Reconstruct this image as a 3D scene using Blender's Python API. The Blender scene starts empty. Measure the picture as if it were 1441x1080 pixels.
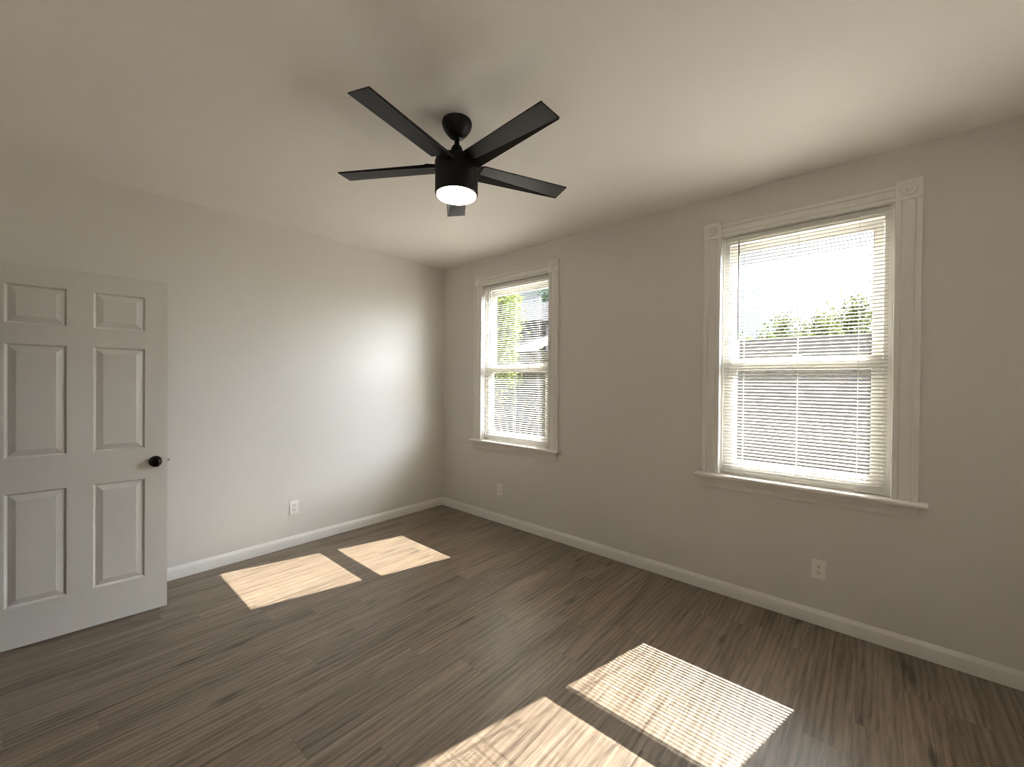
import bpy, bmesh, math, random
from mathutils import Vector, Matrix
D = bpy.data
SC = bpy.context.scene
COL = SC.collection
random.seed(7)

# ------------------------------------------------------------------ camera
CAM = dict(loc=(-3.0828, -3.7763, 1.4519), yaw=0.7217, pitch=-0.0071, roll=0.0090, f=580.82)
def add_camera():
    cy, sy = math.cos(CAM['yaw']), math.sin(CAM['yaw'])
    cp, sp = math.cos(CAM['pitch']), math.sin(CAM['pitch'])
    f = Vector((cy*cp, sy*cp, sp)); r = Vector((sy, -cy, 0)); u = r.cross(f)
    c, s = math.cos(CAM['roll']), math.sin(CAM['roll'])
    r2 = c*r + s*u; u2 = -s*r + c*u
    cam = D.cameras.new('camera'); o = D.objects.new('camera', cam); COL.objects.link(o)
    m = Matrix((r2, u2, -f)).transposed().to_4x4(); m.translation = Vector(CAM['loc'])
    o.matrix_world = m
    cam.sensor_width = 36; cam.sensor_fit = 'HORIZONTAL'; cam.lens = CAM['f']*36/1441
    cam.clip_start = 0.02; cam.clip_end = 200
    SC.camera = o
add_camera()

# ------------------------------------------------------------------ sky, sun, exposure
SUN_DIR = Vector((-1.0, 0.245, -1.0)).normalized()      # the way the light travels
SUN_STRENGTH = 66.0
SUN_COLOR = (1.0, 0.90, 0.80)
SKY_BASE, SKY_GLOW, SKY_GLOW_POWER = 0.80, 40.0, 26.0
SKY_FILL, SKY_FILL_POWER, SKY_FILL_AZ, SKY_FILL_EL = 40.0, 8.0, -50.0, 20.0  # made-up bright sky lobe: strength, falloff, azimuth, elevation
LAMP_STRENGTH = 5.0
EXPOSURE = 0.46
def add_world():
    # bright summer haze: pale horizon, slightly dimmer zenith, broad glow round the sun
    w = D.worlds.new('sky'); SC.world = w; w.use_nodes = True
    nt = w.node_tree; nt.nodes.clear(); N = nt.nodes.new; L_ = nt.links.new
    def mth(op, a, b):
        x = N('ShaderNodeMath'); x.operation = op
        for i, v in enumerate((a, b)):
            if isinstance(v, (int, float)): x.inputs[i].default_value = v
            else: L_(v, x.inputs[i])
        return x.outputs[0]
    out = N('ShaderNodeOutputWorld'); bg = N('ShaderNodeBackground'); tc = N('ShaderNodeTexCoord')
    nrm = N('ShaderNodeVectorMath'); nrm.operation = 'NORMALIZE'; L_(tc.outputs['Generated'], nrm.inputs[0])
    dot = N('ShaderNodeVectorMath'); dot.operation = 'DOT_PRODUCT'; L_(nrm.outputs[0], dot.inputs[0]); dot.inputs[1].default_value = -SUN_DIR
    sp = N('ShaderNodeSeparateXYZ'); L_(nrm.outputs[0], sp.inputs[0])
    c = mth('MAXIMUM', dot.outputs['Value'], 0.0)
    glow = mth('MULTIPLY', mth('POWER', c, SKY_GLOW_POWER), SKY_GLOW)
    up = mth('MAXIMUM', sp.outputs[2], 0.0)
    side = mth('ADD', 0.62, mth('MULTIPLY', dot.outputs['Value'], 0.38))
    base = mth('MULTIPLY', mth('MULTIPLY', mth('SUBTRACT', 1.0, mth('MULTIPLY', up, 0.35)), side), SKY_BASE)
    # added bright sky lobe, out of view, to light the left wall
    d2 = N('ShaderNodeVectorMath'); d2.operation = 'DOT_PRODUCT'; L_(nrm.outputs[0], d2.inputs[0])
    az, el = math.radians(SKY_FILL_AZ), math.radians(SKY_FILL_EL)
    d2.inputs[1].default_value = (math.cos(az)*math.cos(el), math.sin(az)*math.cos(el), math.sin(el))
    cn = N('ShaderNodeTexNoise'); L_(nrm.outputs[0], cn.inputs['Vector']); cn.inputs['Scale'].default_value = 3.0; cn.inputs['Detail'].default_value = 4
    sky_fill = mth('MULTIPLY', mth('POWER', mth('MAXIMUM', d2.outputs['Value'], 0.0), SKY_FILL_POWER), mth('MULTIPLY', mth('ADD', 0.4, mth('MULTIPLY', cn.outputs[0], 1.2)), SKY_FILL))
    tot = mth('ADD', mth('ADD', base, glow), sky_fill)
    rp = N('ShaderNodeMix'); rp.data_type = 'RGBA'; L_(up, rp.inputs[0])
    rp.inputs[6].default_value = (0.90, 0.95, 1.0, 1); rp.inputs[7].default_value = (0.82, 0.88, 1.0, 1)
    L_(rp.outputs[2], bg.inputs[0]); L_(tot, bg.inputs[1]); L_(bg.outputs[0], out.inputs[0])
    L = D.lights.new('sun', 'SUN'); L.energy = SUN_STRENGTH; L.color = SUN_COLOR; L.angle = math.radians(0.42)
    o = D.objects.new('sun', L); COL.objects.link(o); o.location = (6, -2, 7)
    o.rotation_euler = SUN_DIR.to_track_quat('-Z', 'Y').to_euler()
add_world()
SC.view_settings.view_transform = 'Standard'; SC.view_settings.look = 'None'
SC.view_settings.exposure = EXPOSURE; SC.view_settings.gamma = 1.0; SC.view_settings.use_curve_mapping = False
SC.cycles.filter_width = 1.2; SC.cycles.max_bounces = 14; SC.cycles.diffuse_bounces = 8; SC.cycles.glossy_bounces = 4
SC.cycles.transparent_max_bounces = 16; SC.cycles.sample_clamp_indirect = 6.0

# ------------------------------------------------------------------ materials
class NT:
    def __init__(s, name):
        s.m = D.materials.new(name); s.m.use_nodes = True; s.t = s.m.node_tree; s.t.nodes.clear()
        s.out = s.t.nodes.new('ShaderNodeOutputMaterial')
    def n(s, kind, **kw):
        x = s.t.nodes.new(kind)
        for k, v in kw.items(): setattr(x, k, v)
        return x
    def l(s, a, b): s.t.links.new(a, b)
    def math(s, op, a, b=None, c=None):
        x = s.n('ShaderNodeMath', operation=op)
        for i, v in enumerate((a, b, c)):
            if v is None: continue
            if isinstance(v, (int, float)): x.inputs[i].default_value = v
            else: s.l(v, x.inputs[i])
        return x.outputs[0]
    def noise(s, vec, scale, detail=4, rough=0.55, dist=0.0):
        x = s.n('ShaderNodeTexNoise'); s.l(vec, x.inputs['Vector'])
        x.inputs['Scale'].default_value = scale; x.inputs['Detail'].default_value = detail
        x.inputs['Roughness'].default_value = rough; x.inputs['Distortion'].default_value = dist
        return x.outputs[0]
    def ramp(s, fac, stops):
        x = s.n('ShaderNodeValToRGB'); s.l(fac, x.inputs[0]); e = x.color_ramp.elements
        while len(e) < len(stops): e.new(0.5)
        for i, (p, c) in enumerate(stops):
            e[i].position = p; e[i].color = (*c, 1) if not isinstance(c, float) else (c, c, c, 1)
        return x.outputs[0]
    def mix(s, fac, a, b, blend='MIX'):
        x = s.n('ShaderNodeMix', data_type='RGBA', blend_type=blend)
        for i, v in ((0, fac), (6, a), (7, b)):
            if isinstance(v, (int, float)): x.inputs[i].default_value = v
            elif isinstance(v, tuple): x.inputs[i].default_value = (*v, 1)
            else: s.l(v, x.inputs[i])
        return x.outputs[2]
    def obj(s): return s.n('ShaderNodeTexCoord').outputs['Object']
    def scale(s, vec, sc):
        x = s.n('ShaderNodeMapping'); s.l(vec, x.inputs[0]); x.inputs['Scale'].default_value = sc
        return x.outputs[0]
    def bsdf(s, col, rough=0.5, metal=0.0, spec=0.5, bump=None, bump_s=0.2, bump_d=0.002):
        b = s.n('ShaderNodeBsdfPrincipled')
        if isinstance(col, tuple): b.inputs['Base Color'].default_value = (*col, 1)
        else: s.l(col, b.inputs['Base Color'])
        if isinstance(rough, float): b.inputs['Roughness'].default_value = rough
        else: s.l(rough, b.inputs['Roughness'])
        b.inputs['Metallic'].default_value = metal; b.inputs['Specular IOR Level'].default_value = spec
        if bump is not None:
            k = s.n('ShaderNodeBump'); k.inputs['Strength'].default_value = bump_s; k.inputs['Distance'].default_value = bump_d
            s.l(bump, k.inputs['Height']); s.l(k.outputs[0], b.inputs['Normal'])
        s.l(b.outputs[0], s.out.inputs[0]); return b

def paint(name, c, rough, nscale=160.0, bs=0.12, var=0.02, spec=0.4):
    t = NT(name); o = t.obj(); n = t.noise(o, nscale, 3)
    v = t.noise(o, 1.3, 2)
    c2 = tuple(x*(1-var*2) for x in c)
    t.bsdf(t.mix(v, c2, c), rough, spec=spec, bump=n, bump_s=bs, bump_d=0.0015); return t.m
def plain(name, c, rough=0.5, metal=0.0, spec=0.5, nscale=60.0, bs=0.05, var=0.04):
    t = NT(name); o = t.obj(); n = t.noise(o, nscale, 3)
    t.bsdf(t.mix(n, tuple(x*(1-var) for x in c), tuple(min(1, x*(1+var)) for x in c)), rough, metal, spec, bump=n, bump_s=bs, bump_d=0.0008); return t.m

M_WALL = paint('wall_paint', (0.77, 0.745, 0.71), 0.55)
M_CEIL = paint('ceiling_paint', (0.90, 0.87, 0.83), 0.7, nscale=240.0, bs=0.3)
M_TRIM = plain('trim_paint', (0.87, 0.855, 0.825), 0.35, nscale=40)
M_VINYL = plain('window_vinyl', (0.80, 0.79, 0.76), 0.35)
M_SLAT = plain('slat_enamel', (0.80, 0.79, 0.76), 0.38)
M_CORD = plain('blind_cord', (0.82, 0.80, 0.76), 0.8, nscale=600)
M_WAND = plain('wand_plastic', (0.20, 0.19, 0.18), 0.15)
M_BLACK = plain('matte_black', (0.0045, 0.0042, 0.004), 0.5, spec=0.22, bs=0.12, nscale=200)
M_BLADE = plain('blade_black', (0.006, 0.0058, 0.0056), 0.45, spec=0.26, nscale=120)
M_KNOB = plain('knob_black', (0.004, 0.004, 0.004), 0.25, spec=0.3)
M_STEEL = plain('satin_steel', (0.42, 0.40, 0.37), 0.35, metal=1.0)
M_PLASTIC = plain('outlet_plastic', (0.93, 0.915, 0.89), 0.35)
M_SLOT = plain('slot_dark', (0.02, 0.018, 0.016), 0.6)
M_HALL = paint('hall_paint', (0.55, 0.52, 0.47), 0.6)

def door_mat():
    t = NT('door_paint'); o = t.obj()
    w = t.n('ShaderNodeTexWave', wave_type='BANDS', bands_direction='X')
    v = t.scale(o, (1.0, 1.0, 0.10)); t.l(v, w.inputs[0])
    w.inputs['Scale'].default_value = 55; w.inputs['Distortion'].default_value = 5; w.inputs['Detail'].default_value = 3
    w.inputs['Detail Scale'].default_value = 1.2
    t.bsdf((0.79, 0.765, 0.72), 0.27, spec=0.5, bump=w.outputs[1], bump_s=0.09, bump_d=0.001); return t.m
M_DOOR = door_mat()

def floor_mat():
    t = NT('oak_plank_floor'); o = t.obj()
    sp = t.n('ShaderNodeSeparateXYZ'); t.l(o, sp.inputs[0]); x, y = sp.outputs[0], sp.outputs[1]
    PW, PL = 0.155, 1.22
    yr = t.math('DIVIDE', y, PW); row = t.math('FLOOR', yr); fy = t.math('FRACT', yr)
    wr = t.n('ShaderNodeTexWhiteNoise', noise_dimensions='1D'); t.l(row, wr.inputs['W'])
    xr = t.math('ADD', t.math('DIVIDE', x, PL), t.math('MULTIPLY', wr.outputs[0], 7.31))
    colm = t.math('FLOOR', xr); fx = t.math('FRACT', xr)
    idv = t.n('ShaderNodeCombineXYZ'); t.l(row, idv.inputs[0]); t.l(colm, idv.inputs[1])
    wn = t.n('ShaderNodeTexWhiteNoise', noise_dimensions='2D'); t.l(idv.outputs[0], wn.inputs['Vector'])
    rnd = wn.outputs[0]
    gv = t.n('ShaderNodeCombineXYZ')
    t.l(t.math('ADD', x, t.math('MULTIPLY', rnd, 53.0)), gv.inputs[0])
    t.l(y, gv.inputs[1]); t.l(t.math('MULTIPLY', rnd, 31.0), gv.inputs[2]); g = gv.outputs[0]
    broad = t.noise(t.scale(g, (0.9, 9.0, 1.0)), 1.0, 4, 0.6, 0.6)
    mid = t.noise(t.scale(g, (2.4, 52.0, 1.0)), 1.0, 5, 0.6, 0.5)
    fine = t.noise(t.scale(g, (14.0, 420.0, 1.0)), 1.0, 4, 0.65)
    # cathedral figure and knots
    wv = t.n('ShaderNodeTexWave', wave_type='BANDS', bands_direction='Y', wave_profile='SIN')
    t.l(t.scale(g, (0.55, 4.0, 1.0)), wv.inputs[0]); wv.inputs['Scale'].default_value = 2.6
    wv.inputs['Distortion'].default_value = 9.0; wv.inputs['Detail'].default_value = 3; wv.inputs['Detail Scale'].default_value = 0.9
    vo = t.n('ShaderNodeTexVoronoi', feature='F1'); t.l(t.scale(g, (1.5, 6.6, 1.0)), vo.inputs['Vector'])
    vo.inputs['Scale'].default_value = 1.0
    dk = t.math('ADD', vo.outputs['Distance'], t.math('MULTIPLY', t.math('SUBTRACT', mid, 0.5), 0.22))
    knot = t.ramp(dk, [(0.04, 1.0), (0.15, 0.0)])
    s = t.math('ADD', t.math('MULTIPLY', broad, 0.62), t.math('MULTIPLY', mid, 0.38))
    s = t.math('ADD', s, t.math('MULTIPLY', t.math('SUBTRACT', fine, 0.5), 0.42))
    s = t.math('ADD', s, t.math('MULTIPLY', t.math('SUBTRACT', wv.outputs[1], 0.5), 0.12))
    base = t.ramp(s, [(0.30, FLOOR_DARK), (0.45, FLOOR_MID), (0.66, FLOOR_LIGHT)])
    streak = t.ramp(t.noise(t.scale(g, (1.5, 38.0, 1.0)), 1.0, 4, 0.6, 1.2), [(0.33, 0.42), (0.47, 1.0)])
    crack = t.ramp(t.noise(t.scale(g, (4.0, 130.0, 1.0)), 1.0, 3, 0.6, 1.0), [(0.30, 0.45), (0.40, 1.0)])
    streak = t.mix(1.0, streak, crack, 'MULTIPLY')
    base = t.mix(0.75, base, streak, 'MULTIPLY')
    base = t.mix(t.math('MULTIPLY', knot, 0.8), base, tuple(v*0.42 for v in FLOOR_DARK))
    tone = t.ramp(rnd, [(0.0, (0.96, 0.96, 0.97)), (0.5, (1.04, 1.035, 1.03)), (1.0, (1.14, 1.12, 1.09))])
    base = t.mix(1.0, base, tone, 'MULTIPLY')
    ey = t.math('MULTIPLY', t.math('MINIMUM', fy, t.math('SUBTRACT', 1.0, fy)), PW)
    ex = t.math('MULTIPLY', t.math('MINIMUM', fx, t.math('SUBTRACT', 1.0, fx)), PL)
    e = t.math('MINIMUM', ex, ey)
    seam = t.ramp(t.math('MULTIPLY', e, 100.0), [(0.03, 0.0), (0.16, 1.0)])
    base = t.mix(t.math('MULTIPLY', t.math('SUBTRACT', 1.0, seam), 0.38), base, tuple(v*0.4 for v in FLOOR_DARK))
    hgt = t.math('ADD', t.math('MULTIPLY', fine, 0.6), t.math('MULTIPLY', seam, 0.7))
    rough = t.math('ADD', 0.32, t.math('MULTIPLY', fine, 0.18))
    t.bsdf(base, rough, spec=0.42, bump=hgt, bump_s=0.12, bump_d=0.0012); return t.m
FLOOR_DARK, FLOOR_MID, FLOOR_LIGHT = (0.088, 0.062, 0.041), (0.170, 0.132, 0.098), (0.255, 0.207, 0.161)
M_FLOOR = floor_mat()

def glass_mat():
    t = NT('window_glass')
    tr = t.n('ShaderNodeBsdfTransparent'); tr.inputs[0].default_value = (0.93, 0.95, 0.945, 1)
    gl = t.n('ShaderNodeBsdfGlossy'); gl.inputs['Roughness'].default_value = 0.01
    lw = t.n('ShaderNodeLayerWeight'); lw.inputs['Blend'].default_value = 0.5
    fr = t.math('ADD', 0.02, t.math('MULTIPLY', 0.5, t.math('POWER', lw.outputs['Facing'], 5.0)))
    mx = t.n('ShaderNodeMixShader'); t.l(fr, mx.inputs[0]); t.l(tr.outputs[0], mx.inputs[1]); t.l(gl.outputs[0], mx.inputs[2])
    t.l(mx.outputs[0], t.out.inputs[0]); return t.m
M_GLASS = glass_mat()

def lens_mat():
    t = NT('lit_fan_lens'); o = t.obj(); n = t.noise(o, 30.0, 2)
    e = t.n('ShaderNodeEmission'); t.l(t.mix(n, (1.0, 0.82, 0.58), (1.0, 0.86, 0.64)), e.inputs[0]); e.inputs[1].default_value = LAMP_STRENGTH
    t.l(e.outputs[0], t.out.inputs[0]); return t.m
M_LENS = lens_mat()

def leaf_mat(name, a, b):
    t = NT(name); o = t.obj(); n = t.noise(o, 3.0, 3)
    c = t.mix(n, a, b)
    d = t.n('ShaderNodeBsdfDiffuse'); t.l(c, d.inputs[0])
    tl = t.n('ShaderNodeBsdfTranslucent'); t.l(c, tl.inputs[0])
    mx = t.n('ShaderNodeMixShader'); mx.inputs[0].default_value = 0.45
    t.l(d.outputs[0], mx.inputs[1]); t.l(tl.outputs[0], mx.inputs[2]); t.l(mx.outputs[0], t.out.inputs[0]); return t.m
M_LEAF_Y = leaf_mat('yellow_green_leaf', (0.085, 0.115, 0.035), (0.15, 0.18, 0.06))
M_LEAF_O = leaf_mat('olive_leaf', (0.045, 0.055, 0.024), (0.08, 0.09, 0.04))
M_LEAF_B = leaf_mat('blue_green_leaf', (0.04, 0.075, 0.055), (0.07, 0.11, 0.08))
M_BARK = plain('bark', (0.08, 0.06, 0.045), 0.9, nscale=25, bs=0.6)
def siding_mat(name, c, pitch):
    t = NT(name); o = t.obj(); sp = t.n('ShaderNodeSeparateXYZ'); t.l(o, sp.inputs[0])
    f = t.math('FRACT', t.math('DIVIDE', sp.outputs[2], pitch))
    n = t.noise(o, 3.0, 4)
    t.bsdf(t.mix(n, tuple(x*0.9 for x in c), c), 0.7, spec=0.2, bump=f, bump_s=0.6, bump_d=0.01); return t.m
M_GARAGE = siding_mat('grey_siding', (0.080, 0.078, 0.082), 0.11)
M_HOUSE = siding_mat('slate_siding', (0.030, 0.034, 0.045), 0.13)
M_ROOF = plain('pale_shingle', (0.30, 0.28, 0.27), 0.9, nscale=14, var=0.25)
M_GROUND = plain('dry_grass', (0.16, 0.15, 0.10), 0.95, nscale=4, var=0.35, bs=0.4)

# ------------------------------------------------------------------ mesh helpers
class MB:
    def __init__(s): s.v = []; s.f = []
    def add(s, vs, fs):
        b = len(s.v); s.v += [tuple(x) for x in vs]; s.f += [tuple(b+i for i in f) for f in fs]; return s
    def box(s, x0, x1, y0, y1, z0, z1):
        x0, x1 = sorted((x0, x1)); y0, y1 = sorted((y0, y1)); z0, z1 = sorted((z0, z1))
        vs = [(x, y, z) for z in (z0, z1) for y in (y0, y1) for x in (x0, x1)]
        return s.add(vs, [(0, 2, 3, 1), (4, 5, 7, 6), (0, 1, 5, 4), (2, 6, 7, 3), (0, 4, 6, 2), (1, 3, 7, 5)])
    def prism(s, prof, axis, a0, a1, m0=None, m1=None):
        """closed profile of (p, q) swept along axis; axis x: (y,z), y: (x,z), z: (x,y); m0/m1 shift each end by a function of (p,q)"""
        def pt(p, q, a): return {'x': (a, p, q), 'y': (p, a, q), 'z': (p, q, a)}[axis]
        n = len(prof)
        vs = [pt(p, q, a0 + (m0(p, q) if m0 else 0)) for p, q in prof] + [pt(p, q, a1 + (m1(p, q) if m1 else 0)) for p, q in prof]
        fs = [(i, (i+1) % n, n+(i+1) % n, n+i) for i in range(n)] + [tuple(range(n))[::-1], tuple(range(n, 2*n))]
        return s.add(vs, fs)
    def lathe(s, prof, segs=48, mat=None):
        """profile of (r, h), revolved about local z, then taken through mat"""
        vs = []; fs = []; n = len(prof); mat = mat or Matrix.Identity(4)
        for k in range(segs):
            a = 2*math.pi*k/segs
            for r, h in prof: vs.append(mat @ Vector((r*math.cos(a), r*math.sin(a), h)))
        for k in range(segs):
            k2 = (k+1) % segs
            for i in range(n-1): fs.append((k*n+i, k2*n+i, k2*n+i+1, k*n+i+1))
        if prof[0][0] > 1e-6: fs.append(tuple(k*n for k in range(segs))[::-1])
        if prof[-1][0] > 1e-6: fs.append(tuple(k*n+n-1 for k in range(segs)))
        return s.add(vs, fs)
    def tube(s, pts, r, segs=8):
        pts = [Vector(p) for p in pts]; rs = r if isinstance(r, (list, tuple)) else [r]*len(pts); vs = []; fs = []
        for i, p in enumerate(pts):
            d = (pts[min(i+1, len(pts)-1)] - pts[max(i-1, 0)]).normalized()
            u = d.orthogonal().normalized(); w = d.cross(u)
            for k in range(segs):
                a = 2*math.pi*k/segs; vs.append(p + (u*math.cos(a) + w*math.sin(a))*rs[i])
        for i in range(len(pts)-1):
            for k in range(segs): fs.append((i*segs+k, i*segs+(k+1) % segs, (i+1)*segs+(k+1) % segs, (i+1)*segs+k))
        fs.append(tuple(range(segs))[::-1]); fs.append(tuple(range((len(pts)-1)*segs, len(pts)*segs)))
        return s.add(vs, fs)
    def build(s, name, mat, parent=None, bevel=0.0, smooth=False, segs=2):
        me = D.meshes.new(name); me.from_pydata(s.v, [], s.f); me.update()
        bm = bmesh.new(); bm.from_mesh(me); bmesh.ops.remove_doubles(bm, verts=bm.verts, dist=1e-6)
        bmesh.ops.recalc_face_normals(bm, faces=bm.faces); bm.to_mesh(me); bm.free()
        me.materials.append(mat)
        if smooth:
            me.polygons.foreach_set('use_smooth', [True]*len(me.polygons))
            me.set_sharp_from_angle(angle=math.radians(38))
        o = D.objects.new(name, me); COL.objects.link(o)
        if parent: o.parent = parent
        if bevel:
            b = o.modifiers.new('bevel', 'BEVEL'); b.width = bevel; b.segments = segs; b.limit_method = 'ANGLE'; b.angle_limit = math.radians(40)
        return o
def tag(o, label=None, cat=None, group=None, kind=None):
    for k, v in (('label', label), ('category', cat), ('group', group), ('kind', kind)):
        if v: o[k] = v
    return o
def empty(name, loc=(0, 0, 0), rz=0.0):
    o = D.objects.new(name, None); COL.objects.link(o); o.location = loc; o.rotation_euler = (0, 0, rz); o.empty_display_size = 0.1
    return o
def copy_tree(o, parent=None):
    c = o.copy(); COL.objects.link(c)
    if parent: c.parent = parent
    for ch in list(o.children): copy_tree(ch, c)
    return c

# ------------------------------------------------------------------ room shell
H = 2.735; XW = -3.35; YS = -4.45; WT = 0.15
WIN = [(-3.410, 'right'), (-1.076, 'left')]     # window centres on the x = 0 wall
HOLE_Y, HOLE_Z0, HOLE_Z1 = 0.460, 0.80, 2.465
def struct(o, label, cat): return tag(o, label, cat, kind='structure')

m = MB(); m.box(-4.9, WT, YS-WT, WT, -0.12, 0.0)
struct(m.build('floor', M_FLOOR), 'grey-brown wood plank floor with dark knots and long grain', 'floor')
m = MB(); m.box(-4.9, WT, YS-WT, WT, H, H+0.15)
struct(m.build('ceiling', M_CEIL), 'plain off-white ceiling above the black fan', 'ceiling')
m = MB(); m.box(-4.9, WT, 0.0, WT, 0.0, H)
struct(m.build('wall_left', M_WALL), 'off-white wall behind the open door with one outlet', 'wall')
def wall_with_holes(name, y0, y1, holes, x0, x1, mat):
    m = MB(); cur = y0
    for (a, b, z0, z1) in sorted(holes):
        m.box(x0, x1, cur, a, 0, H)
        if z0 > 0: m.box(x0, x1, a, b, 0, z0)
        m.box(x0, x1, a, b, z1, H); cur = b
    m.box(x0, x1, cur, y1, 0, H)
    return m.build(name, mat)
struct(wall_with_holes('wall_right', YS-WT, 0.0, [(c-HOLE_Y, c+HOLE_Y, HOLE_Z0, HOLE_Z1) for c, _ in WIN], 0.0, WT, M_WALL),
       'off-white wall holding the two tall windows', 'wall')
DOOR_A = math.radians(175.55); DW, DH = 0.762, 2.032
HINGE = Vector((-2.5649 + DW*math.cos(DOOR_A), -0.4358 + DW*math.sin(DOOR_A), 0.0))
DO0, DO1, DOZ = HINGE.y-DW-0.012, HINGE.y+0.012, 2.06
struct(wall_with_holes('wall_back', YS, 0.0, [(DO0-0.02, DO1+0.02, 0.0, DOZ+0.02)], XW-0.12, XW, M_WALL), 'off-white wall with the doorway the open door hangs in', 'wall')
m = MB(); m.box(-4.9, 0.0, YS-WT, YS, 0, H)
struct(m.build('wall_front', M_WALL), 'off-white wall facing the far corner', 'wall')
m = MB(); m.box(-4.9, -4.78, YS, 0.0, 0, H)
struct(m.build('wall_hall', M_HALL), 'hallway wall seen beyond the doorway', 'wall')

# baseboards: flat board with a stepped, rounded top
BB = [(0.0, 0.0), (0.0145, 0.0), (0.0145, 0.064), (0.0125, 0.071), (0.0075, 0.0765), (0.006, 0.086), (0.003, 0.0895), (0.0, 0.0895)]
m = MB(); m.prism([(-d, z) for d, z in BB], 'y', YS+0.015, 0.0)
struct(m.build('baseboard_right', M_TRIM, smooth=True), 'white baseboard under the two windows', 'baseboard')
m = MB(); m.prism([(-d, z) for d, z in BB], 'x', XW+0.015, -0.0145)
struct(m.build('baseboard_left', M_TRIM, smooth=True), 'white baseboard running behind the open door', 'baseboard')
m = MB(); m.prism([(YS+d, z) for d, z in BB], 'x', XW+0.015, 0.0)
struct(m.build('baseboard_front', M_TRIM, smooth=True), 'white baseboard along the near wall', 'baseboard')
m = MB(); m.prism([(XW+d, z) for d, z in BB], 'y', YS, DO0-0.075); m.prism([(XW+d, z) for d, z in BB], 'y', DO1+0.075, -0.015)
struct(m.build('baseboard_back', M_TRIM, smooth=True), 'white baseboard either side of the doorway', 'baseboard')
# door casing
CT = 0.012
m = MB()
for a, b in ((DO0-0.07, DO0), (DO1, DO1+0.07)): m.box(XW, XW+CT, a, b, 0, DOZ)
m.box(XW, XW+CT, DO0-0.07, DO1+0.07, DOZ, DOZ+0.07)
for a, b in ((DO0-0.018, DO0), (DO1, DO1+0.018)): m.box(XW-0.12, XW, a, b, 0, DOZ+0.018)
m.box(XW-0.12, XW, DO0, DO1, DOZ, DOZ+0.018)
struct(m.build('trim_1', M_TRIM, bevel=0.003), 'white casing and jamb round the doorway', 'door trim')

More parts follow.
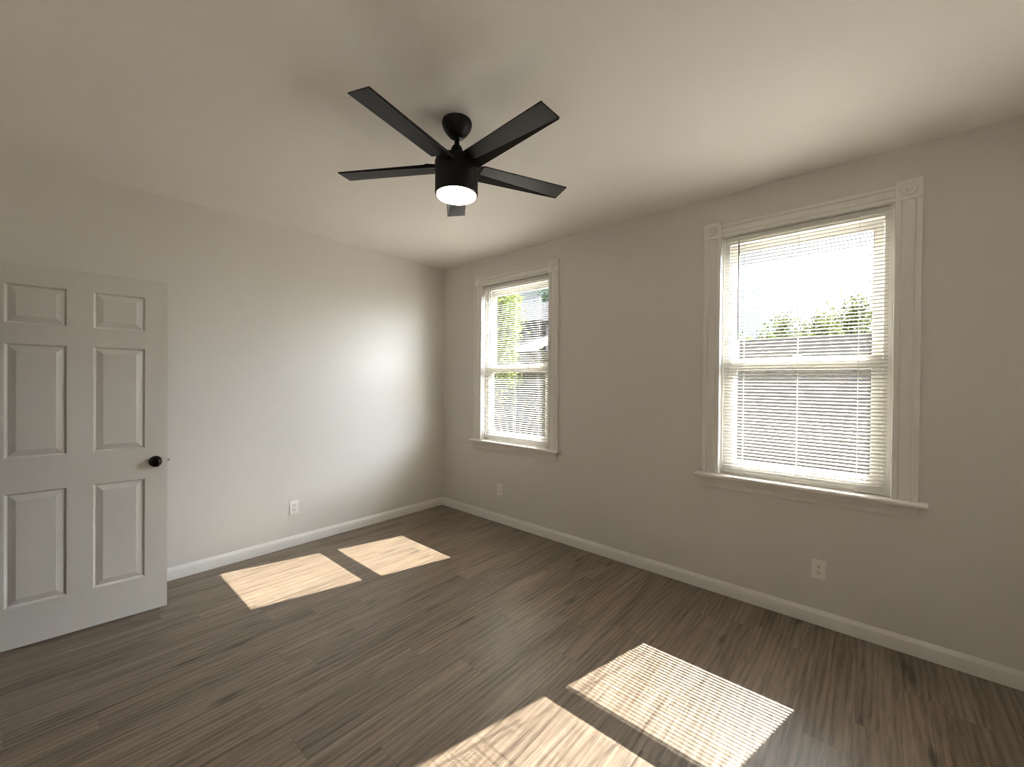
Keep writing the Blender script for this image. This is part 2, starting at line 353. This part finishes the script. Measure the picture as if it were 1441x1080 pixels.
# ------------------------------------------------------------------ windows
PROF = [(0.0, 0.0), (0.0, 0.013), (0.003, 0.0185), (0.0235, 0.0185), (0.027, 0.0155), (0.0295, 0.0115), (0.0335, 0.0145), (0.037, 0.0155),
        (0.073, 0.0155), (0.0765, 0.0145), (0.0805, 0.0115), (0.083, 0.0155), (0.0865, 0.0185), (0.107, 0.0185), (0.110, 0.013), (0.110, 0.0)]
OH, CW = 0.436, 0.110                   # half opening, casing width
Z_ST, Z_TOP, Z_BLK = 0.824, 2.443, 2.552
def make_window(name, cy, label):
    w = empty(name, (0, cy, 0)); struct(w, label, 'window')
    for s in (-1, 1):
        m = MB(); m.prism([(-d, s*(OH+CW-u)) for u, d in PROF], 'z', Z_ST, Z_TOP)
        m.build('casing', M_TRIM, w, smooth=True)
        m = MB(); yb = s*(OH+CW/2)
        m.box(-0.022, 0.0, yb-0.0565, yb+0.0565, Z_TOP, Z_BLK)
        b = m.build('corner_block', M_TRIM, w, bevel=0.003)
        m = MB(); mt = Matrix.Translation((-0.0215, yb, (Z_TOP+Z_BLK)/2)) @ Matrix.Rotation(-math.pi/2, 4, 'Y')
        m.lathe([(0.0, 0.0065), (0.006, 0.0058), (0.010, 0.003), (0.012, 0.0005), (0.016, 0.0008), (0.022, 0.0022), (0.026, 0.0055), (0.030, 0.0062), (0.034, 0.0048), (0.036, -0.001)], 40, mt)
        m.build('bullseye', M_TRIM, b, smooth=True)
    m = MB(); k = 0.086/0.110
    m.prism([(-d*0.95, Z_TOP+0.003+0.086-u*k) for u, d in PROF], 'y', -OH+0.0015, OH-0.0015)
    m.build('head_casing', M_TRIM, w, smooth=True)
    # stool with horns and rounded nose, apron under it
    m = MB(); z0, z1 = Z_ST-0.028, Z_ST
    m.prism([(0.058, z0), (0.058, z1), (-0.050, z1), (-0.056, z1-0.003), (-0.060, z1-0.009), (-0.060, z1-0.017), (-0.057, z1-0.024), (-0.050, z0)], 'y', -OH, OH)
    for s in (-1, 1):
        m.prism([(0.0, z0), (0.0, z1), (-0.050, z1), (-0.056, z1-0.003), (-0.060, z1-0.009), (-0.060, z1-0.017), (-0.057, z1-0.024), (-0.050, z0)], 'y', s*OH, s*0.580)
    m.build('sill', M_TRIM, w, smooth=True)
    ap = [(0.0, 0.0), (0.0, -0.066), (-0.010, -0.066), (-0.013, -0.060), (-0.013, -0.040), (-0.017, -0.034), (-0.026, -0.022), (-0.031, -0.012), (-0.033, 0.0)]
    m = MB(); m.prism([(x, z0+z) for x, z in ap], 'y', -0.545, 0.545, m0=lambda p, q: (0.035+p)*0.3, m1=lambda p, q: -(0.035+p)*0.3)
    m.build('apron', M_TRIM, w, smooth=True)
    # jamb liner with an inner stop
    m = MB()
    for s in (-1, 1):
        m.box(0.0, WT, s*0.441, s*HOLE_Y, Z_ST-0.02, HOLE_Z1); m.box(0.046, 0.060, s*0.430, s*0.441, Z_ST, 2.447)
    m.box(0.0, WT, -0.441, 0.441, 2.447, HOLE_Z1); m.box(0.046, 0.060, -0.430, 0.430, 2.436, 2.447)
    m.box(0.058, WT+0.03, -0.441, 0.441, HOLE_Z0, 0.826)
    m.build('jamb', M_TRIM, w, bevel=0.0015)
    # vinyl frame
    m = MB()
    for s in (-1, 1): m.box(0.060, 0.142, s*0.398, s*0.441, 0.826, 2.447)
    m.box(0.060, 0.142, -0.398, 0.398, 2.402, 2.447); m.box(0.060, 0.142, -0.398, 0.398, 0.826, 0.862)
    m.build('frame', M_VINYL, w, bevel=0.002)
    def sash(nm, x0, x1, za, zb, rb, rt):
        m = MB()
        for s in (-1, 1):
            m.box(x0, x1, s*0.352, s*0.397, za, zb)
            m.box(x0+0.008, x1-0.008, s*0.349, s*0.353, za+rb, zb-rt)
        m.box(x0, x1, -0.352, 0.352, za, za+rb); m.box(x0, x1, -0.352, 0.352, zb-rt, zb)
        so = m.build(nm, M_VINYL, w, bevel=0.002)
        g = MB(); xm = (x0+x1)/2; g.box(xm-0.002, xm+0.002, -0.3515, 0.3515, za+rb+0.0005, zb-rt-0.0005)
        g.build('pane', M_GLASS, so); return so
    sash('upper_sash', 0.102, 0.134, 1.574, 2.400, 0.048, 0.055)
    lo = sash('lower_sash', 0.066, 0.098, 0.863, 1.618, 0.054, 0.081)
    m = MB(); m.box(0.070, 0.094, -0.030, 0.030, 1.618, 1.6225)
    m.lathe([(0.011, 0.0), (0.011, 0.008), (0.008, 0.011), (0.0, 0.0115)], 20, Matrix.Translation((0.082, 0, 1.621)))
    m.box(0.078, 0.086, -0.004, 0.032, 1.626, 1.632)
    m.build('sash_lock', M_VINYL, lo, bevel=0.001)
    return w
make_window('window_1', WIN[0][0], 'larger-looking window whose blind hangs right down to its sill')
make_window('window_2', WIN[1][0], 'window nearest the room corner with green leaves behind its blind')

# ------------------------------------------------------------------ blinds
TILT = math.radians(18); CH = 0.0234; SAG = 0.0038; PITCH = 0.0213; XB = 0.030
def make_blind(cy, zbot, label):
    b = empty('window_blind', (XB, cy, 0)); tag(b, label, 'blind', 'white mini blinds in the windows')
    hw = 0.417; zt = 2.440
    m = MB(); m.prism([(-0.0125, zt), (-0.0125, zt-0.026), (-0.0105, zt-0.0275), (0.0105, zt-0.0275), (0.0125, zt-0.026), (0.0125, zt), (0.011, zt), (0.011, zt-0.0255), (-0.011, zt-0.0255), (-0.011, zt)], 'y', -hw, hw)
    for s in (-1, 1): m.box(-0.013, 0.013, s*hw, s*(hw+0.0025), zt-0.028, zt)
    m.build('headrail', M_SLAT, b)
    z = zt-0.0275-0.016; m = MB(); k = 0
    ct, st = math.cos(TILT), math.sin(TILT)
    zs = []
    while z > zbot+0.022:
        zs.append(z)
        top = []; bot = []
        for i in range(9):
            u = (i/8-0.5)*CH; h = SAG*(1-(2*u/CH)**2)
            for lst, t in ((top, 0.0002), (bot, -0.0002)): lst.append((u*ct-(h+t)*st, z+u*st+(h+t)*ct))
        wob = random.uniform(-0.0006, 0.0006)
        m.prism([(p, q+wob) for p, q in top + bot[::-1]], 'y', -hw, hw)
        z -= PITCH
    m.build('slats', M_SLAT, b, smooth=True)
    m = MB(); m.prism([(-0.0125, zbot+0.002), (-0.0105, zbot), (0.0105, zbot), (0.0125, zbot+0.002), (0.0125, zbot+0.010), (0.009, zbot+0.0135), (-0.009, zbot+0.0135), (-0.0125, zbot+0.010)], 'y', -hw, hw)
    m.build('bottom_rail', M_SLAT, b, smooth=True)
    for y in (-0.290, 0.0, 0.300):
        m = MB()
        for x in (-0.0145, 0.0145): m.tube([(x, y, zbot+0.006), (x, y, zt-0.026)], 0.0011, 6)
        for z in zs[::1]: m.tube([(-0.0145, y, z-0.0145*st/ct-0.001), (0.0145, y, z+0.0145*st/ct-0.001)], 0.0005, 4)
        m.build('ladder_cord', M_CORD, b)
        m = MB(); m.box(-0.0137, -0.0125, y-0.007, y+0.007, zbot+0.001, zbot+0.011); m.build('cord_plug', M_PLASTIC, b)
    y = 0.332; m = MB()
    m.tube([(-0.016, y, zt-0.020), (-0.020, y, zt-0.034), (-0.021, y, zt-0.06)], 0.0022, 8)
    m.tube([(-0.021, y, zt-0.058), (-0.0215, y, 1.735)], 0.0042, 6)
    m.build('tilt_wand', M_WAND, b)
    return b
make_blind(WIN[0][0], 0.829, 'white mini blind lowered all the way onto the sill of the wider-looking window')
make_blind(WIN[1][0], 0.868, 'white mini blind stopping just above the sill of the window near the corner')

# ------------------------------------------------------------------ door
door = empty('door_1', HINGE, DOOR_A); struct(door, 'white six-panel door standing open against the wall', 'door')
ZB = 0.015
def du(u): return u - DW                 # u measured from the free edge, local x = 0 at the hinge
cols = [(0.106, 0.328), (0.432, 0.654)]
rows = [(0.232, 0.833), (1.019, 1.624), (1.731, 1.938)]
m = MB(); us = [0, cols[0][0], cols[0][1], cols[1][0], cols[1][1], DW]; zz = [ZB, rows[0][0], rows[0][1], rows[1][0], rows[1][1], rows[2][0], rows[2][1], ZB+DH]
TD = 0.035
for i in range(5):
    for j in range(7):
        if i in (1, 3) and j in (1, 3, 5): continue
        a, b, c, d = du(us[i]), du(us[i+1]), zz[j], zz[j+1]
        m.add([(a, 0, c), (b, 0, c), (b, 0, d), (a, 0, d)], [(0, 1, 2, 3)])
        m.add([(a, -TD, c), (b, -TD, c), (b, -TD, d), (a, -TD, d)], [(3, 2, 1, 0)])
x0, x1 = du(0), 0.0
for j in range(7):
    for x in (x0, x1): m.add([(x, 0, zz[j]), (x, -TD, zz[j]), (x, -TD, zz[j+1]), (x, 0, zz[j+1])], [(0, 1, 2, 3)])
for i in range(5):
    for z in (zz[0], zz[-1]): m.add([(du(us[i]), 0, z), (du(us[i+1]), 0, z), (du(us[i+1]), -TD, z), (du(us[i]), -TD, z)], [(0, 1, 2, 3)])
slab = m.build('slab', M_DOOR, door)
PP = [(0.0, 0.0), (0.0012, -0.0018), (0.0045, -0.0045), (0.0070, -0.0100), (0.0090, -0.0118), (0.0125, -0.0118), (0.0145, -0.0106), (0.038, -0.0022), (0.0400, -0.0014)]
for (a, b) in cols:
    for (c, d) in rows:
        m = MB()
        for sgn, y0 in ((1, 0.0), (-1, -TD)):
            rings = []
            for off, dep in PP: rings.append([(du(a+off), y0+sgn*dep, c+off), (du(b-off), y0+sgn*dep, c+off), (du(b-off), y0+sgn*dep, d-off), (du(a+off), y0+sgn*dep, d-off)])
            for r0, r1 in zip(rings, rings[1:]):
                for k in range(4):
                    k2 = (k+1) % 4; m.add([r0[k], r0[k2], r1[k2], r1[k]], [(0, 1, 2, 3)])
            m.add(rings[-1], [(0, 1, 2, 3)])
        m.build('raised_panel', M_DOOR, door)
kn = None
for sgn, y0 in ((1, 0.0), (-1, -TD)):
    mt = Matrix.Translation((du(0.058), y0, 0.932)) @ Matrix.Rotation(-sgn*math.pi/2, 4, 'X')
    m = MB(); m.lathe([(0.033, 0.0), (0.033, 0.005), (0.030, 0.009), (0.014, 0.0115), (0.0125, 0.016), (0.0125, 0.024), (0.016, 0.029), (0.0245, 0.034), (0.0285, 0.041), (0.0290, 0.048), (0.0265, 0.055), (0.020, 0.060), (0.010, 0.0625), (0.0, 0.063)], 40, mt)
    kn = m.build('door_knob', M_KNOB, door, smooth=True); kn['label'] = 'round black door knob'
m = MB(); m.box(du(-0.0012), du(0.0008), -TD/2-0.0125, -TD/2+0.0125, 0.932-0.028, 0.932+0.028); lp = m.build('latch_plate', M_STEEL, door, bevel=0.0004)
m = MB(); m.prism([(du(-0.012), -TD/2+0.007), (du(-0.001), -TD/2+0.007), (du(-0.001), -TD/2-0.007), (du(-0.004), -TD/2-0.007)], 'z', 0.932-0.008, 0.932+0.008)
m.build('latch_bolt', M_STEEL, door)
for z in (0.25, 1.03, 1.82):
    m = MB(); m.tube([(0.006, -TD-0.003, z-0.045), (0.006, -TD-0.003, z+0.045)], 0.006, 12); m.box(-0.001, 0.0015, -TD, -0.006, z-0.044, z+0.044)
    m.build('hinge', M_STEEL, door)

# ------------------------------------------------------------------ outlets (plate lies in local x-z, room side is local -y)
def make_outlet():
    r = empty('wall_outlet')
    m = MB(); m.box(-0.035, 0.035, -0.0055, 0.0, -0.0575, 0.0575); m.build('cover_plate', M_PLASTIC, r, bevel=0.003, segs=3)
    for s in (-1, 1):
        zc = s*0.0195; m = MB(); pr = []
        for k in range(32):
            a = 2*math.pi*k/32; pr.append((0.0172*math.cos(a), zc+max(-0.0125, min(0.0125, 0.0172*math.sin(a)))))
        m.prism(pr, 'y', -0.0085, -0.005); rc = m.build('receptacle', M_PLASTIC, r, bevel=0.0008)
        m = MB()
        m.box(-0.0080, -0.0056, -0.0088, -0.0080, zc-0.001, zc+0.008); m.box(0.0056, 0.0078, -0.0088, -0.0080, zc, zc+0.007)
        m.prism([(0.0030*math.cos(2*math.pi*k/14), zc-0.0068+0.0030*math.sin(2*math.pi*k/14)) for k in range(14)], 'y', -0.0088, -0.0080)
        sl = m.build('slots', M_SLOT, rc); sl['label'] = 'dark socket slots'
    m = MB(); m.lathe([(0.0032, 0.0), (0.0032, 0.0008), (0.0, 0.0014)], 16, Matrix.Translation((0, -0.0053, 0)) @ Matrix.Rotation(math.pi/2, 4, 'X')); m.build('screw', M_PLASTIC, r)
    return r
base = make_outlet()
spots = [((-1.643, 0.0, 0.335), 0.0, 'white duplex outlet low on the brighter wall behind the door'),
         ((0.0, -0.911, 0.340), -math.pi/2, 'small white duplex outlet below the window near the corner'),
         ((0.0, -3.534, 0.334), -math.pi/2, 'white duplex outlet below the wider-looking window with blind on sill')]
for i, (loc, rz, lab) in enumerate(spots):
    o = base if i == 0 else copy_tree(base)
    o.location = loc; o.rotation_euler = (0, 0, rz); tag(o, lab, 'outlet', 'white wall outlets')

# ------------------------------------------------------------------ ceiling fan
FX, FY = -1.7254, -2.2027
fan = empty('ceiling_fan', (FX, FY, H)); tag(fan, 'black five-blade ceiling fan with a lit white lens', 'ceiling fan')
def fz(z): return z - H
m = MB(); m.lathe([(0.071, fz(2.735)), (0.0735, fz(2.728)), (0.0735, fz(2.717)), (0.068, fz(2.700)), (0.054, fz(2.678)), (0.038, fz(2.660)), (0.027, fz(2.652)), (0.0135, fz(2.650)), (0.0, fz(2.650))], 48)
m.build('canopy', M_BLACK, fan, smooth=True)
m = MB(); m.tube([(0, 0, fz(2.66)), (0, 0, fz(2.59))], 0.0127, 20); m.build('downrod', M_BLACK, fan, smooth=True)
m = MB(); m.lathe([(0.0, fz(2.615)), (0.019, fz(2.615)), (0.024, fz(2.609)), (0.037, fz(2.572)), (0.038, fz(2.556)), (0.060, fz(2.551)), (0.092, fz(2.546)), (0.104, fz(2.538)), (0.107, fz(2.526)),
                   (0.107, fz(2.475)), (0.1055, fz(2.472)), (0.1055, fz(2.377)), (0.102, fz(2.372)), (0.0985, fz(2.372)), (0.0985, fz(2.386)), (0.0, fz(2.386))], 64)
m.build('motor_housing', M_BLACK, fan, smooth=True)
m = MB(); m.lathe([(0.0, fz(2.382)), (0.0975, fz(2.382)), (0.0975, fz(2.368)), (0.095, fz(2.362)), (0.088, fz(2.3585)), (0.06, fz(2.3565)), (0.0, fz(2.356))], 64)
ln = m.build('light_lens', M_LENS, fan, smooth=True); ln['label'] = 'glowing round white lens'
RB, BW, BP, BZ = 0.613, 0.112, math.radians(-7.0), 2.508
def blade(phi):
    mt = Matrix.Rotation(phi, 4, 'Z') @ Matrix.Translation((0, 0, fz(BZ))) @ Matrix.Rotation(BP, 4, 'X')
    r0, r1, w, t = 0.125, RB, BW/2, 0.006
    m = MB()
    vs = [mt @ Vector(p) for p in [(r0, -w, 0), (r1, -w, 0), (r1, w, 0), (r0, w, 0), (r0, -w, t), (r1, -w, t), (r1, w, t), (r0, w, t)]]
    m.add(vs, [(0, 1, 2, 3), (4, 5, 6, 7), (0, 1, 5, 4), (1, 2, 6, 5), (2, 3, 7, 6), (3, 0, 4, 7)])
    b = m.build('blade', M_BLADE, fan, bevel=0.0012)
    m = MB()      # dark wedge along the trailing edge, widest at the hub and gone at the tip
    lo = [(0.100, w-0.046, -0.0005), (0.100, w+0.001, -0.012), (r1-0.004, w+0.001, -0.002), (r1-0.004, w-0.003, -0.0005)]
    vs = [mt @ Vector(p) for p in lo] + [mt @ Vector((p[0], p[1], 0.003)) for p in lo]
    m.add(vs, [(0, 1, 2, 3), (4, 5, 6, 7), (0, 1, 5, 4), (1, 2, 6, 5), (2, 3, 7, 6), (3, 0, 4, 7)])
    m.build('edge_wedge', M_BLACK, b)
    m = MB(); q = [(0.098, -0.030), (0.135, -0.047), (0.150, -0.047), (0.150, 0.047), (0.135, 0.047), (0.098, 0.030)]
    vs = [mt @ Vector((x, y, t+0.0005)) for x, y in q] + [mt @ Vector((x, y, t+0.0065)) for x, y in q]
    m.add(vs, [(i, (i+1) % 6, 6+(i+1) % 6, 6+i) for i in range(6)] + [tuple(range(6))[::-1], tuple(range(6, 12))])
    m.build('blade_bracket', M_BLACK, b)
for k in range(5): blade(math.radians(-22.75+72*k))

# ------------------------------------------------------------------ outside
m = MB(); m.box(WT, 60, -40, 50, -0.75, -0.55); struct(m.build('ground', M_GROUND), 'dry grass yard outside the windows', 'ground')
g = empty('neighbouring_garage', (5.6, -2.2, -0.55)); tag(g, 'low dark grey outbuilding filling the lower half of both windows', 'outbuilding')
m = MB(); m.box(-1.5, 1.5, -6.5, 6.9, 0.0, 2.56); m.build('body', M_GARAGE, g)
m = MB(); m.box(-1.6, 1.6, -6.6, 7.0, 2.56, 2.66); m.build('roof', M_GARAGE, g, bevel=0.01)
h = empty('neighbouring_house', (11.5, 8.2, -0.55)); tag(h, 'dark slate house behind the leaves in the corner window', 'house')
m = MB(); m.box(-2.0, 3.0, -2.6, 3.5, 0.0, 4.3); m.build('body', M_HOUSE, h)
m = MB(); m.prism([(-2.9, 4.2), (0.5, 5.6), (3.6, 4.2)], 'y', -2.9, 3.8); m.build('roof', M_HOUSE, h)
m = MB(); m.prism([(-4.1, 2.86), (-4.1, 2.98), (-2.0, 3.72), (-2.0, 3.60)], 'y', -3.4, 3.5); m.build('porch_roof', M_ROOF, h)
m = MB(); m.box(-4.0, -3.9, -3.3, -3.2, 0, 2.9); m.build('porch_post', M_ROOF, h)

def tree(name, base, crown, rad, nleaf, size, mat, label, group, seed, trunk_r=0.09, open_=0.0):
    rnd = random.Random(seed); t = empty(name, base); tag(t, label, 'tree', group)
    bx, by, bz = base; c = Vector(crown)-Vector(base); m = MB()
    m.tube([(0, 0, 0), (c.x*0.3+0.03, c.y*0.3, c.z*0.45), (c.x, c.y, c.z)], [trunk_r, trunk_r*0.8, trunk_r*0.4], 10)
    for k in range(7):
        a = rnd.uniform(0, 6.28); e = Vector((math.cos(a)*rad[0]*0.7, math.sin(a)*rad[1]*0.7, rnd.uniform(-0.2, 0.75)*rad[2]))
        st = Vector((c.x*0.6, c.y*0.6, c.z*rnd.uniform(0.6, 0.9))); m.tube([st, (st+c+e)/2+Vector((0, 0, 0.05)), c+e], [trunk_r*0.35, trunk_r*0.22, trunk_r*0.08], 6)
    m.build('trunk', M_BARK, t, smooth=True)
    m = MB(); cl = []
    for k in range(26):
        while True:
            p = Vector((rnd.uniform(-1, 1), rnd.uniform(-1, 1), rnd.uniform(-1, 1)))
            if 0.25 < p.length < 1: break
        cl.append(p)
    for k in range(nleaf):
        p = rnd.choice(cl) + Vector((rnd.gauss(0, 1), rnd.gauss(0, 1), rnd.gauss(0, 1)))*0.21
        q = c + Vector((p.x*rad[0], p.y*rad[1], p.z*rad[2]))
        d = Vector((rnd.uniform(-1, 1), rnd.uniform(-1, 1), rnd.uniform(-1, 0.5))).normalized(); s = d.orthogonal().normalized()
        s = Matrix.Rotation(rnd.uniform(0, 6.28), 3, d) @ s; L = size*rnd.uniform(0.7, 1.3); nrm = d.cross(s)
        m.add([q, q+d*L*0.5+s*L*0.3+nrm*L*0.06, q+d*L, q+d*L*0.5-s*L*0.3+nrm*L*0.06], [(0, 1, 2, 3)])
    m.build('crown', mat, t)
tree('leafy_tree', (3.05, 2.0, -0.55), (2.95, 1.88, 2.75), (0.6, 0.5, 1.25), 5200, 0.085, M_LEAF_Y, 'bright yellow-green tree close outside the window near the corner', 'trees outside the windows', 1)
tree('leafy_tree', (17.0, 9.6, -0.55), (17.0, 9.3, 5.6), (1.8, 1.5, 2.0), 4200, 0.20, M_LEAF_B, 'blue-green tree far behind the slate house roof', 'trees outside the windows', 2)
for i, (x, y, z, ry, rz_, lab) in enumerate([
        (8.6, -1.55, 2.05, 0.50, 0.80, 'olive bushy tree above the outbuilding, nearest the tilt wand of the wider-looking window'),
        (11.6, -1.80, 2.40, 0.62, 0.90, 'olive bushy tree above the outbuilding, second from the tilt wand of the wider-looking window'),
        (8.6, -2.80, 2.10, 0.50, 0.80, 'olive bushy tree above the outbuilding, just beside the tallest of its row'),
        (11.6, -3.45, 2.75, 0.68, 1.05, 'tallest olive tree above the outbuilding, across the window from the tilt wand')]):
    tree('leafy_tree', (x, y, -0.55), (x, y, z), (0.85, ry, rz_), 4200, 0.095, M_LEAF_O, lab, 'trees outside the windows', 20+i)
